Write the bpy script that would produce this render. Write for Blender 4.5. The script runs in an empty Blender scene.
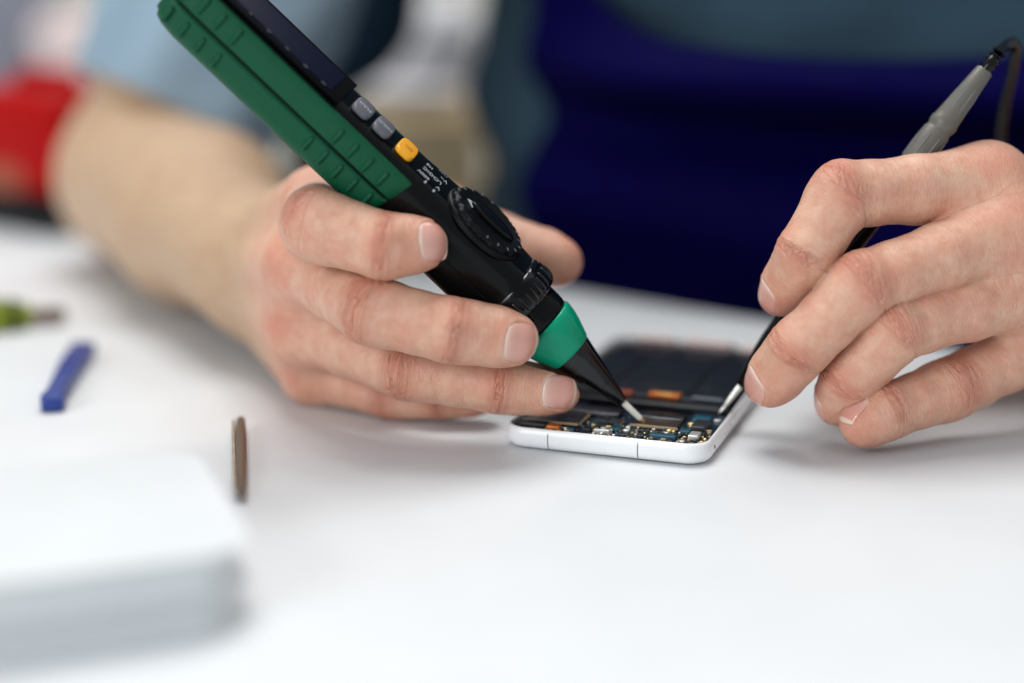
import bpy, bmesh, math, random
import numpy as np
from mathutils import Vector, Matrix
rnd = random.Random(7)
SC = bpy.context.scene
COL = SC.collection
S = 0.01                      # all shapes below are written in centimetres

# ------------------------------------------------------------------ camera
F, PITCH, HCAM = 1657.0, 0.241, 17.2
cp, sp = math.cos(PITCH), math.sin(PITCH)
RIGHT = np.array([1., 0, 0]); FWD = np.array([0, cp, -sp]); UP = np.array([0, sp, cp])
CAM = np.array([0, 0, HCAM])
def ray(px, py): return FWD + (px-512)/F*RIGHT - (py-341.5)/F*UP
def P(px, py, Y):
    d = ray(px, py); return CAM + d*(Y/d[1])
def G(px, py, z=0.0):
    d = ray(px, py); return CAM + d*((z-HCAM)/d[2])
def nrm(v): v = np.asarray(v, float); return v/np.linalg.norm(v)

cam = bpy.data.cameras.new('camera'); co = bpy.data.objects.new('camera', cam); COL.objects.link(co)
co.location = CAM*S; co.rotation_euler = (math.pi/2-PITCH, 0, 0)
cam.sensor_width = 36; cam.lens = F*36/1024; cam.clip_start = .01; cam.clip_end = 50
cam.dof.use_dof = True; cam.dof.focus_distance = .558; cam.dof.aperture_fstop = 1.95
SC.camera = co

# ------------------------------------------------------------------ materials
def mat(name, col, rough=.5, metal=0., noise=0., nscale=300., bump=0., bscale=800., coat=0., spec=.5, emis=None, sss=0.):
    m = bpy.data.materials.new(name); m.use_nodes = True
    nt = m.node_tree; b = nt.nodes['Principled BSDF']
    b.inputs['Base Color'].default_value = (*col, 1); b.inputs['Roughness'].default_value = rough
    b.inputs['Metallic'].default_value = metal; b.inputs['Coat Weight'].default_value = coat
    b.inputs['Specular IOR Level'].default_value = spec
    tc = nt.nodes.new('ShaderNodeTexCoord')
    if noise:
        n = nt.nodes.new('ShaderNodeTexNoise'); n.inputs['Scale'].default_value = nscale; n.inputs['Detail'].default_value = 4
        r = nt.nodes.new('ShaderNodeMapRange'); r.inputs['To Min'].default_value = 1-noise; r.inputs['To Max'].default_value = 1+noise
        x = nt.nodes.new('ShaderNodeVectorMath'); x.operation = 'SCALE'; x.inputs[0].default_value = col
        nt.links.new(tc.outputs['Object'], n.inputs['Vector']); nt.links.new(n.outputs['Fac'], r.inputs['Value'])
        nt.links.new(r.outputs['Result'], x.inputs['Scale']); nt.links.new(x.outputs[0], b.inputs['Base Color'])
        r2 = nt.nodes.new('ShaderNodeMapRange'); r2.inputs['To Min'].default_value = max(0, rough-.12); r2.inputs['To Max'].default_value = rough+.12
        nt.links.new(n.outputs['Fac'], r2.inputs['Value']); nt.links.new(r2.outputs['Result'], b.inputs['Roughness'])
    if bump:
        n = nt.nodes.new('ShaderNodeTexNoise'); n.inputs['Scale'].default_value = bscale; n.inputs['Detail'].default_value = 3
        bp = nt.nodes.new('ShaderNodeBump'); bp.inputs['Strength'].default_value = bump; bp.inputs['Distance'].default_value = .0005
        nt.links.new(tc.outputs['Object'], n.inputs['Vector']); nt.links.new(n.outputs['Fac'], bp.inputs['Height']); nt.links.new(bp.outputs[0], b.inputs['Normal'])
    return m
M = dict(
 table=mat('white_table', (.685,.705,.72), .5, noise=.02, nscale=25, bump=.03, bscale=1500),
 green=mat('green_rubber', (.0005,.066,.028), .45, spec=.2, noise=.10, nscale=150, bump=.12, bscale=3500),
 mint=mat('green_plastic', (.0,.27,.15), .18, spec=.25, noise=.03, nscale=200),
 black=mat('black_plastic', (.002,.0023,.0028), .15, spec=.15, noise=.0, nscale=250, bump=.04, bscale=2500),
 blackmat=mat('black_plastic_matt', (.0025,.003,.004), .34, spec=.13), bezel=mat('matt_bezel', (.0015,.002,.003), .7, spec=.03),
 lcd=mat('lcd_window', (.003,.005,.020), .5, spec=.04), gloss=mat('glossy_black_plastic', (.002,.0023,.003), .1, spec=.45, bump=.02, bscale=1500),
 greybtn=mat('grey_button', (.10,.105,.12), .35, noise=.05),
 yellow=mat('yellow_button', (.82,.36,.01), .35, noise=.05),
 orangeprint=mat('orange_print', (.45,.14,.01), .5),
 print=mat('white_print', (.42,.45,.5), .5), dimprint=mat('grey_print', (.13,.15,.18), .5),
 steel=mat('bright_metal', (.78,.76,.70), .28, 1., noise=.05), cream=mat('ivory_plastic', (.72,.70,.62), .4, noise=.05),
 darksteel=mat('dark_metal', (.22,.17,.13), .35, .9, noise=.1),
 probe=mat('grey_handle', (.115,.108,.090), .42, noise=.08, nscale=300, bump=.1, bscale=3000),
 phone=mat('white_phone_frame', (.80,.81,.82), .32, noise=.01, coat=.3),
 seam=mat('grey_seam', (.16,.16,.17), .5),
 pcb=mat('blue_circuit_board', (.002,.013,.024), .35, noise=.5, nscale=500, coat=.3),
 tray=mat('black_tray', (.004,.005,.008), .4, spec=.15, noise=.3, nscale=200),
 battery=mat('dark_battery', (.006,.010,.017), .4, spec=.3, noise=.3, nscale=120),
 copper=mat('copper_flex', (.60,.17,.03), .35, .3, noise=.35, nscale=500),
 gold=mat('gold_pads', (.75,.55,.22), .35, .9, noise=.2, nscale=900),
 shield=mat('shield_can', (.10,.095,.10), .3, .9, noise=.3, nscale=150),
 shieldb=mat('bronze_shield', (.09,.062,.045), .32, .7, noise=.3, nscale=150),
 chip=mat('black_chip', (.014,.015,.018), .4), capt=mat('tan_capacitor', (.36,.25,.14), .45), capw=mat('pale_solder', (.62,.62,.58), .35, .7),
 capb=mat('blue_component', (.01,.07,.11), .4),
 pinkreflect=mat('pink_skin_reflection', (.70,.55,.52), .5, noise=.05),  # skin tone reflected in the phone's far rim, painted as pink
 blue=mat('blue_plastic', (.008,.035,.22), .4, noise=.08), yg=mat('lime_handle', (.22,.28,.01), .4, noise=.08),
 whitebox=mat('white_box', (.66,.68,.69), .5, noise=.02, nscale=40),
 red=mat('red_plastic', (.36,.0,.0), .5, spec=.1, noise=.06), rust=mat('brown_orange_plastic', (.30,.055,.02), .5, noise=.1),
 wood=mat('pale_wood', (.55,.42,.25), .5, noise=.12, nscale=30), cushion=mat('white_cloth', (.62,.61,.63), .9, noise=.04, nscale=60),
 darkblue=mat('dark_blue_fabric', (.012,.028,.048), .9, spec=.1, noise=.15, nscale=80),
 pinkcloth=mat('pale_pink_cloth', (.68,.56,.54), .9, noise=.1, nscale=40), greycloth=mat('grey_cloth', (.24,.25,.30), .9, noise=.1, nscale=60),
 shirt=mat('grey_blue_shirt', (.030,.058,.082), .9, spec=.1, noise=.18, nscale=60, bump=.3, bscale=1500),
 sleeve=mat('light_blue_sleeve', (.25,.34,.41), .9, spec=.1, noise=.12, nscale=40, bump=.3, bscale=1500),
 apron=mat('navy_apron', (.001,.0002,.038), .8, spec=.05, noise=.15, nscale=60, bump=.3, bscale=1800),
 wall=mat('cream_wall', (.55,.54,.48), .9, noise=.03, nscale=5), floor=mat('grey_floor', (.25,.25,.26), .6, noise=.1, nscale=8),
 cable=mat('black_cable', (.002,.002,.003), .3, spec=.1, noise=.2, coat=.3),
)
def skin_material():
    m = bpy.data.materials.new('skin'); m.use_nodes = True; nt = m.node_tree; N = nt.nodes; L = nt.links
    b = N['Principled BSDF']
    def node(t, **k):
        n = N.new(t)
        for a, v in k.items(): setattr(n, a, v)
        return n
    tc = node('ShaderNodeTexCoord')
    red = node('ShaderNodeAttribute', attribute_name='red'); arm = node('ShaderNodeAttribute', attribute_name='arm')
    wr = node('ShaderNodeAttribute', attribute_name='wrinkle'); fc = node('ShaderNodeAttribute', attribute_name='fc')
    n1 = node('ShaderNodeTexNoise'); n1.inputs['Scale'].default_value = 95; n1.inputs['Detail'].default_value = 5; n1.inputs['Roughness'].default_value = .6
    L.new(tc.outputs['Object'], n1.inputs['Vector'])
    n2 = node('ShaderNodeTexNoise'); n2.inputs['Scale'].default_value = 450; n2.inputs['Detail'].default_value = 4; L.new(tc.outputs['Object'], n2.inputs['Vector'])
    def mix(fac, a, c):
        x = node('ShaderNodeMix', data_type='RGBA')
        if hasattr(fac, 'is_output'): L.new(fac, x.inputs[0])
        else: x.inputs[0].default_value = fac
        for i, v in ((6, a), (7, c)):
            if hasattr(v, 'is_output'): L.new(v, x.inputs[i])
            else: x.inputs[i].default_value = (*v, 1)
        return x.outputs[2]
    def math_(op, a, c):
        x = node('ShaderNodeMath', operation=op)
        for i, v in ((0, a), (1, c)):
            if hasattr(v, 'is_output'): L.new(v, x.inputs[i])
            else: x.inputs[i].default_value = v
        return x.outputs[0]
    mr = node('ShaderNodeMapRange'); mr.inputs['From Min'].default_value = .38; mr.inputs['From Max'].default_value = .66; L.new(n1.outputs['Fac'], mr.inputs['Value'])
    c = mix(mr.outputs['Result'], (.70,.43,.305), (.66,.335,.235))
    rr = math_('MULTIPLY', red.outputs['Fac'], math_('ADD', n1.outputs['Fac'], .35))
    c = mix(rr, c, (.58,.19,.125))
    n5 = node('ShaderNodeTexNoise'); n5.inputs['Scale'].default_value = 210; n5.inputs['Detail'].default_value = 3; L.new(tc.outputs['Object'], n5.inputs['Vector'])
    mr5 = node('ShaderNodeMapRange'); mr5.inputs['From Min'].default_value = .45; mr5.inputs['From Max'].default_value = .68; mr5.inputs['To Max'].default_value = .5; L.new(n5.outputs['Fac'], mr5.inputs['Value'])
    c = mix(mr5.outputs['Result'], c, (.60,.26,.17))
    ac = mix(mr.outputs['Result'], (.54,.375,.235), (.49,.315,.195))
    mph = node('ShaderNodeMapping'); mph.inputs['Scale'].default_value = (420, 160, 420); mph.inputs['Rotation'].default_value = (.3, .2, .7); L.new(tc.outputs['Object'], mph.inputs['Vector'])
    nh = node('ShaderNodeTexNoise'); nh.inputs['Scale'].default_value = 1; nh.inputs['Detail'].default_value = 2; L.new(mph.outputs[0], nh.inputs['Vector'])
    mrh = node('ShaderNodeMapRange'); mrh.inputs['From Min'].default_value = .5; mrh.inputs['From Max'].default_value = .66; mrh.inputs['To Max'].default_value = .16; L.new(nh.outputs['Fac'], mrh.inputs['Value'])
    ac = mix(mrh.outputs['Result'], ac, (.22,.13,.06))
    c = mix(arm.outputs['Fac'], c, ac)
    mr2 = node('ShaderNodeMapRange'); mr2.inputs['From Min'].default_value = .3; mr2.inputs['From Max'].default_value = .7; mr2.inputs['To Max'].default_value = .26; L.new(n2.outputs['Fac'], mr2.inputs['Value'])
    c = mix(mr2.outputs['Result'], c, (.47,.25,.17))
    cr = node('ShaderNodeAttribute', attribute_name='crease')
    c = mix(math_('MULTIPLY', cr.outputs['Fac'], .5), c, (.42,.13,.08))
    dr = node('ShaderNodeAttribute', attribute_name='dry'); c = mix(math_('MULTIPLY', dr.outputs['Fac'], n2.outputs['Fac']), c, (.95,.86,.76))
    # irregular fold lines running across the fingers
    def folds(sc_, w_, off_):
        mp_ = node('ShaderNodeMapping'); mp_.inputs['Scale'].default_value = sc_; mp_.inputs['Location'].default_value = (off_, 0, 0); L.new(fc.outputs['Vector'], mp_.inputs['Vector'])
        n_ = node('ShaderNodeTexNoise'); n_.inputs['Scale'].default_value = 1.; n_.inputs['Detail'].default_value = 2.5; n_.inputs['Distortion'].default_value = .3; L.new(mp_.outputs[0], n_.inputs['Vector'])
        d_ = math_('ABSOLUTE', math_('SUBTRACT', n_.outputs['Fac'], .5), 0)
        r_ = node('ShaderNodeMapRange', interpolation_type='SMOOTHSTEP'); r_.inputs['From Min'].default_value = 0; r_.inputs['From Max'].default_value = w_; r_.inputs['To Min'].default_value = 1; r_.inputs['To Max'].default_value = 0; L.new(d_, r_.inputs['Value'])
        return r_.outputs['Result']
    f1 = folds((3.6, .75, .75), .035, 0); f2 = folds((8., 1.3, 1.3), .05, 31)
    w2 = math_('POWER', wr.outputs['Fac'], 1.6)
    f1m = math_('MULTIPLY', f1, w2)
    c = mix(math_('MULTIPLY', f1m, .24), c, (.42,.13,.085))
    L.new(c, b.inputs['Base Color'])
    b.inputs['Roughness'].default_value = .44; b.inputs['Specular IOR Level'].default_value = .42
    b.subsurface_method = 'RANDOM_WALK'
    b.inputs['Subsurface Weight'].default_value = .22; b.inputs['Subsurface Radius'].default_value = (1, .35, .2); b.inputs['Subsurface Scale'].default_value = .0014
    # fine relief: skin cells everywhere, cross wrinkles where the joints fold
    vo = node('ShaderNodeTexVoronoi', feature='DISTANCE_TO_EDGE'); vo.inputs['Scale'].default_value = 1500; L.new(tc.outputs['Object'], vo.inputs['Vector'])
    vm = node('ShaderNodeMath', operation='MINIMUM'); vm.inputs[1].default_value = .25; L.new(vo.outputs['Distance'], vm.inputs[0])
    mp = node('ShaderNodeMapping'); mp.inputs['Scale'].default_value = (11, 2.0, 2.0); L.new(fc.outputs['Vector'], mp.inputs['Vector'])
    n3 = node('ShaderNodeTexNoise'); n3.inputs['Scale'].default_value = 1.0; n3.inputs['Detail'].default_value = 4; n3.inputs['Distortion'].default_value = .6; L.new(mp.outputs[0], n3.inputs['Vector'])
    h = math_('ADD', math_('MULTIPLY', vm.outputs[0], .55), math_('MULTIPLY', n2.outputs['Fac'], .5))
    h = math_('ADD', h, math_('MULTIPLY', n3.outputs['Fac'], math_('ADD', math_('MULTIPLY', wr.outputs['Fac'], 1.6), .6)))
    h = math_('SUBTRACT', h, math_('MULTIPLY', f1m, 1.6))
    h = math_('SUBTRACT', h, math_('MULTIPLY', f2, math_('ADD', math_('MULTIPLY', wr.outputs['Fac'], .45), .14)))
    bp = node('ShaderNodeBump'); bp.inputs['Strength'].default_value = .62; bp.inputs['Distance'].default_value = .0006
    L.new(h, bp.inputs['Height']); L.new(bp.outputs[0], b.inputs['Normal'])
    return m
M['skin'] = skin_material()
def nail_material():
    m = mat('nail', (.66,.40,.32), .18, spec=.6)
    nt = m.node_tree; b = nt.nodes['Principled BSDF']
    a = nt.nodes.new('ShaderNodeAttribute'); a.attribute_name = 'nv'
    r = nt.nodes.new('ShaderNodeValToRGB'); e = r.color_ramp.elements
    e[0].position = 0; e[0].color = (.74,.56,.47,1); e[1].position = 1; e[1].color = (.72,.52,.42,1)
    for p_, c_ in ((.05, (.70,.46,.38)), (.18, (.66,.37,.30)), (.55, (.64,.32,.26)), (.87, (.60,.28,.22)), (.94, (.76,.60,.50))):
        x = e.new(p_); x.color = (*c_, 1)
    nt.links.new(a.outputs['Fac'], r.inputs['Fac']); nt.links.new(r.outputs['Color'], b.inputs['Base Color'])
    b.inputs['Subsurface Weight'].default_value = .2; b.inputs['Subsurface Radius'].default_value = (1,.4,.3); b.inputs['Subsurface Scale'].default_value = .001
    return m
M['nail'] = nail_material()

# ------------------------------------------------------------------ object helpers
def link(name, me, m, parent=None, smooth=True):
    if m is not None and not me.materials: me.materials.append(M[m] if isinstance(m, str) else m)
    if smooth: me.polygons.foreach_set('use_smooth', [True]*len(me.polygons))
    o = bpy.data.objects.new(name, me); COL.objects.link(o)
    if parent is not None: o.parent = parent
    return o
def tag(o, label=None, cat=None, group=None, kind=None):
    if label: o['label'] = label
    if cat: o['category'] = cat
    if group: o['group'] = group
    if kind: o['kind'] = kind
    return o
def empty(name, loc=(0,0,0), label=None, cat=None, group=None):
    o = bpy.data.objects.new(name, None); COL.objects.link(o); o.location = Vector(loc)*S; o.empty_display_size = .01
    return tag(o, label, cat, group)
class Fr:
    """local frame (origin, three axes) -> world centimetres"""
    def __init__(s, o, x, y, z): s.o = np.asarray(o, float); s.R = np.array([x, y, z], float)
    def __call__(s, p): return s.o + np.asarray(p, float) @ s.R
WORLD = Fr((0,0,0), (1,0,0), (0,1,0), (0,0,1))
def mesh(name, V, Fc, m, parent=None, fr=WORLD, smooth=True, off=None):
    V = fr(np.array(V, float))
    if parent is not None: V = V - np.array(wl(parent))
    me = bpy.data.meshes.new(name); me.from_pydata((V*S).tolist(), [], [tuple(int(i) for i in f) for f in Fc]); me.update()
    bm = bmesh.new(); bm.from_mesh(me); bmesh.ops.recalc_face_normals(bm, faces=bm.faces); bm.to_mesh(me); bm.free()
    return link(name, me, m, parent, smooth)
def wl(o):
    v = Vector((0,0,0))
    while o is not None: v = v + o.location; o = o.parent
    return v/S
def auto_sharp(o, ang=35):
    me = o.data; bm = bmesh.new(); bm.from_mesh(me)
    for e in bm.edges:
        if len(e.link_faces) == 2 and e.calc_face_angle(0) > math.radians(ang): e.smooth = False
    bm.to_mesh(me); bm.free(); return o
def box(name, c, size, m, parent=None, fr=WORLD, bev=.03, seg=3, rot=0):
    """box centred at c in the frame, bevelled"""
    bm = bmesh.new(); bmesh.ops.create_cube(bm, size=1)
    cr, sr = math.cos(rot), math.sin(rot)
    for v in bm.verts: v.co = Vector((v.co.x*size[0], v.co.y*size[1], v.co.z*size[2]))
    if bev > 0: bmesh.ops.bevel(bm, geom=bm.edges[:], offset=min(bev, .45*min(size)), segments=seg, affect='EDGES', profile=.5)
    for v in bm.verts: v.co = Vector((c[0]+v.co.x*cr-v.co.y*sr, c[1]+v.co.x*sr+v.co.y*cr, c[2]+v.co.z))
    V = [tuple(v.co) for v in bm.verts]; bm.verts.index_update(); Fc = [[v.index for v in f.verts] for f in bm.faces]; bm.free()
    return auto_sharp(mesh(name, V, Fc, m, parent, fr), 50)
def loft(name, rings, m, parent=None, fr=WORLD, cap=True, sharp=None, closed=True):
    """rings: list of equally long point lists"""
    n = len(rings[0]); V = [p for r in rings for p in r]; Fc = []
    for i in range(len(rings)-1):
        for j in range(n if closed else n-1):
            k = (j+1) % n; Fc.append((i*n+j, i*n+k, (i+1)*n+k, (i+1)*n+j))
    if cap:
        Fc.append(tuple(range(n))[::-1]); Fc.append(tuple(range((len(rings)-1)*n, len(rings)*n)))
    o = mesh(name, V, Fc, m, parent, fr)
    return auto_sharp(o, sharp or 40)
def sring(cx, cy, s, hx, hy, ex=2., n=64, a0=0, a1=2*math.pi, closed=True):
    out = []
    for i in range(n):
        t = a0+(a1-a0)*i/(n if closed else n-1); c, s_ = math.cos(t), math.sin(t)
        out.append((cx+hx*math.copysign(abs(c)**(2/ex), c), cy+hy*math.copysign(abs(s_)**(2/ex), s_), s))
    return out
def smoothpts(pts, k):
    pts = np.array(pts, float); out = []; n = len(pts)
    for i in range(n-1):
        p0 = pts[max(i-1, 0)]; p1 = pts[i]; p2 = pts[i+1]; p3 = pts[min(i+2, n-1)]
        for j in range(k):
            t = j/k; out.append(.5*((2*p1)+(-p0+p2)*t+(2*p0-5*p1+4*p2-p3)*t*t+(-p0+3*p1-3*p2+p3)*t**3))
    out.append(pts[-1]); return np.array(out)
def tube(name, pts, rad, m, parent=None, fr=WORLD, n=16, k=6, cap=True):
    pts = np.array(pts, float); rad = np.array([rad]*len(pts) if np.isscalar(rad) else rad, float)
    q = smoothpts(np.c_[pts, rad], k) if k > 1 else np.c_[pts, rad]
    rings = []; u = None
    for i in range(len(q)):
        t = nrm(q[min(i+1, len(q)-1), :3]-q[max(i-1, 0), :3])
        if u is None: u = nrm(np.cross(t, (0.3, .2, 1) if abs(t[2]) < .9 else (1, 0, 0)))
        u = nrm(u-t*np.dot(u, t)); v = np.cross(t, u)
        rings.append([tuple(q[i, :3]+q[i, 3]*(math.cos(a)*u+math.sin(a)*v)) for a in np.linspace(0, 2*math.pi, n, endpoint=False)])
    return loft(name, rings, m, parent, fr, cap)
def rrect(w, l, r, n=8):
    out = []
    for cx, cy, a in ((w-r, l-r, 0), (r, l-r, 1), (r, r, 2), (w-r, r, 3)):
        for i in range(n+1):
            t = (a+i/n)*math.pi/2; out.append((cx+r*math.cos(t), cy+r*math.sin(t)))
    return out
def prism(name, outline, z0, z1, m, parent=None, fr=WORLD, r=0., seg=4):
    """closed outline extruded with rounded rims of radius r (outline shrunk towards its centroid-normal)"""
    o = np.array(outline, float); n = len(o)
    t = np.roll(o, -1, 0)-np.roll(o, 1, 0); t /= np.linalg.norm(t, axis=1)[:, None]+1e-9; nn = np.c_[t[:, 1], -t[:, 0]]
    rings = []
    for i in range(seg+1 if r else 1):
        a = math.pi/2*i/seg; ins = r*(1-math.sin(a)); z = z0+r*(1-math.cos(a)); q = o-nn*ins; rings.append([(x, y, z) for x, y in q])
    for i in range(seg+1 if r else 1):
        a = math.pi/2*(1-i/seg); ins = r*(1-math.sin(a)); z = z1-r*(1-math.cos(a)); q = o-nn*ins; rings.append([(x, y, z) for x, y in q])
    return loft(name, rings, m, parent, fr)
def text(name, s, size, org, xd, yd, m, parent, depth=.006):
    cu = bpy.data.curves.new(name, 'FONT'); cu.body = s; cu.size = size; cu.extrude = depth; cu.align_x = 'CENTER'; cu.align_y = 'CENTER'
    ob = bpy.data.objects.new('tmp', cu); COL.objects.link(ob)
    me = bpy.data.meshes.new_from_object(ob.evaluated_get(bpy.context.evaluated_depsgraph_get())); bpy.data.objects.remove(ob)
    V = np.array([v.co for v in me.vertices]); Fc = [list(p.vertices) for p in me.polygons]
    xd = nrm(xd); zd = nrm(np.cross(xd, yd)); yd = np.cross(zd, xd)
    return mesh(name, V, Fc, m, parent, Fr(org, xd, yd, zd), smooth=False)

# ------------------------------------------------------------------ signed distance modelling for the body
def smin(a, b, k):
    h = np.clip(.5+.5*(b-a)/k, 0, 1); return b+(a-b)*h-k*h*(1-h)
def cone(Q, a, b, ra, rb, flat=None):
    a = np.asarray(a, np.float32); b = np.asarray(b, np.float32); ba = b-a
    q = Q-a; t = np.clip((q@ba)/np.float32(ba@ba), 0, 1)
    d = q-t[:, None]*ba
    if flat is not None:                      # flat = (direction, factor): cross-section squeezed along the direction
        dr, fk = flat; dr = np.asarray(dr, np.float32); c = d@dr; d = d+(c*(1/fk-1))[:, None]*dr
    return np.sqrt((d*d).sum(1))-(ra+t*(rb-ra))
def chain(Q, pts, rad, k=.3, flat=None):
    d = None
    for i in range(len(pts)-1):
        e = cone(Q, pts[i], pts[i+1], rad[i], rad[i+1], flat); d = e if d is None else smin(d, e, k)
    return d
def surface_nets(fn, lo, hi, h, B=8, inset=0.):
    lo = np.array(lo, float); n = (np.ceil((np.array(hi)-lo)/h/B).astype(int))*B+1
    nb = (n-1)//B
    g = [lo[i]+(np.arange(nb[i])+.5)*B*h for i in range(3)]
    C = np.stack(np.meshgrid(*g, indexing='ij'), -1).reshape(-1, 3).astype(np.float32)
    act = np.abs(np.concatenate([fn(C[i:i+200000]) for i in range(0, len(C), 200000)])) < B*h*1.25
    vals = np.full(tuple(n), 9, np.float32)
    sgn = None
    idx = np.argwhere(act.reshape(tuple(nb)))
    offs = np.stack(np.meshgrid(*[np.arange(B+1)]*3, indexing='ij'), -1).reshape(-1, 3)
    for i in range(0, len(idx), 600):
        base = idx[i:i+600]*B; I = (base[:, None, :]+offs[None]).reshape(-1, 3)
        vals[I[:, 0], I[:, 1], I[:, 2]] = fn((lo+I*h).astype(np.float32))+inset
    # unknown cells inside the body: sign from the coarse value
    ins = vals < 0; known = vals != 9
    cell_known = np.ones(tuple(n-1), bool); cnt = np.zeros(tuple(n-1), np.int8)
    for dx in (0, 1):
        for dy in (0, 1):
            for dz in (0, 1):
                sl = (slice(dx, n[0]-1+dx), slice(dy, n[1]-1+dy), slice(dz, n[2]-1+dz)); cnt += ins[sl]; cell_known &= known[sl]
    A = np.argwhere(cell_known & (cnt > 0) & (cnt < 8))
    cid = np.full(tuple(n-1), -1, np.int32); cid[A[:, 0], A[:, 1], A[:, 2]] = np.arange(len(A))
    acc = np.zeros((len(A), 3)); num = np.zeros(len(A))
    for ax in range(3):
        o1, o2 = [i for i in range(3) if i != ax]
        for u in (0, 1):
            for v in (0, 1):
                c0 = np.zeros(3, int); c0[o1] = u; c0[o2] = v; c1 = c0.copy(); c1[ax] = 1
                p = A+c0; q = A+c1; a = vals[p[:, 0], p[:, 1], p[:, 2]]; b = vals[q[:, 0], q[:, 1], q[:, 2]]
                m = (a < 0) != (b < 0); t = np.where(m, a/np.where(m, a-b, 1), 0)
                w = p.astype(float); w[:, ax] += t; acc[m] += w[m]; num[m] += 1
    V = lo+acc/num[:, None]*h
    quads = []
    for ax in range(3):
        o1, o2 = (ax+1) % 3, (ax+2) % 3
        a = [slice(0, n[0]), slice(0, n[1]), slice(0, n[2])]; b = list(a); a[ax] = slice(0, n[ax]-1); b[ax] = slice(1, n[ax])
        E = np.argwhere((ins[tuple(a)] != ins[tuple(b)]) & known[tuple(a)] & known[tuple(b)])
        E = E[(E[:, o1] > 0) & (E[:, o2] > 0) & (E[:, o1] < n[o1]-1) & (E[:, o2] < n[o2]-1)]
        s = ins[E[:, 0], E[:, 1], E[:, 2]]; ids = []
        for u, v in ((-1, -1), (0, -1), (0, 0), (-1, 0)):
            c = E.copy(); c[:, o1] += u; c[:, o2] += v; ids.append(cid[c[:, 0], c[:, 1], c[:, 2]])
        q = np.stack(ids, 1); ok = (q >= 0).all(1); q = q[ok]; s = s[ok]; q[~s] = q[~s][:, ::-1]; quads.append(q)
    return V.astype(np.float32), np.concatenate(quads)
def grad(fn, V, e=.02):
    g = np.stack([fn(V+np.array(d, np.float32)*e)-fn(V-np.array(d, np.float32)*e) for d in ((1,0,0),(0,1,0),(0,0,1))], 1)
    return g/(np.linalg.norm(g, axis=1)[:, None]+1e-9)

class Finger:
    def __init__(s, joints, rad, nhint, kind='finger', crease=1.):
        """joints MCP, PIP, DIP, tip centre; nhint = dorsal direction"""
        J = [np.array(j, float) for j in joints]; s.J = J; s.rad = rad; s.crease = crease
        pts = []; rr = []
        a, b, c, d = J
        r0, r1, r2, r3 = rad
        pts = [a, a*.5+b*.5, b*.82+a*.18, b, b*.8+c*.2, b*.45+c*.55, c*.85+b*.15, c, c*.7+d*.3, c*.3+d*.7, d]
        rr = [r0, (r0+r1)*.5*.97, r1*.985, r1*1.02, r1*.985, (r1+r2)*.5*.97, r2*1.0, r2*1.01, r2*.5+r3*.5+.02, r3*1.03, r3*.90]
        s.pts = pts; s.rr = rr
        s.n = []
        dirs = [b-a, c-b, d-c]
        for dd in dirs:
            t = nrm(dd); s.n.append(nrm(nhint-t*np.dot(nhint, t)))
        s.L = np.cumsum([0]+[np.linalg.norm(x) for x in dirs])
    def sdf(s, Q):
        rm = max(s.rad)*1.08
        lo_ = np.minimum.reduce([cone(Q, s.J[i], s.J[i+1], rm, rm) for i in range(3)]); near = lo_ < .85
        if near.any(): lo_[near] = s.exact(Q[near])
        return lo_
    def exact(s, Q):
        d = chain(Q, s.pts, s.rr, .22)
        # dorsal knuckle pads
        for j, k in ((1, .16), (2, .08)):
            n = nrm(s.n[j-1]+s.n[j]); d = smin(d, np.linalg.norm(Q-(s.J[j]+n*(s.rad[j]*.42)).astype(np.float32), axis=1)-s.rad[j]*.66, .30)
        # volar fingertip pad
        n = s.n[2]; d = smin(d, np.linalg.norm(Q-(s.J[3]-n*s.rad[3]*.18-nrm(s.J[3]-s.J[2])*.25).astype(np.float32), axis=1)-s.rad[3]*.88, .3)
        return d
    def coords(s, V):
        best = None
        for i in range(3):
            a, b = s.J[i], s.J[i+1]; t = nrm(b-a); q = V-a; x = q@t; L = s.L[i+1]-s.L[i]; tt = np.clip(x, 0, L)
            dist = np.linalg.norm(q-tt[:, None]*t, axis=1); bb = np.cross(s.n[i], t)
            c = np.stack([s.L[i]+x, q@bb, q@s.n[i], dist], 1)
            if best is None: best = c
            else: m = dist < best[:, 3]; best[m] = c[m]
        return best

def sm(x, a, b):
    t = np.clip((x-a)/(b-a), 0, 1); return t*t*(3-2*t)

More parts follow.
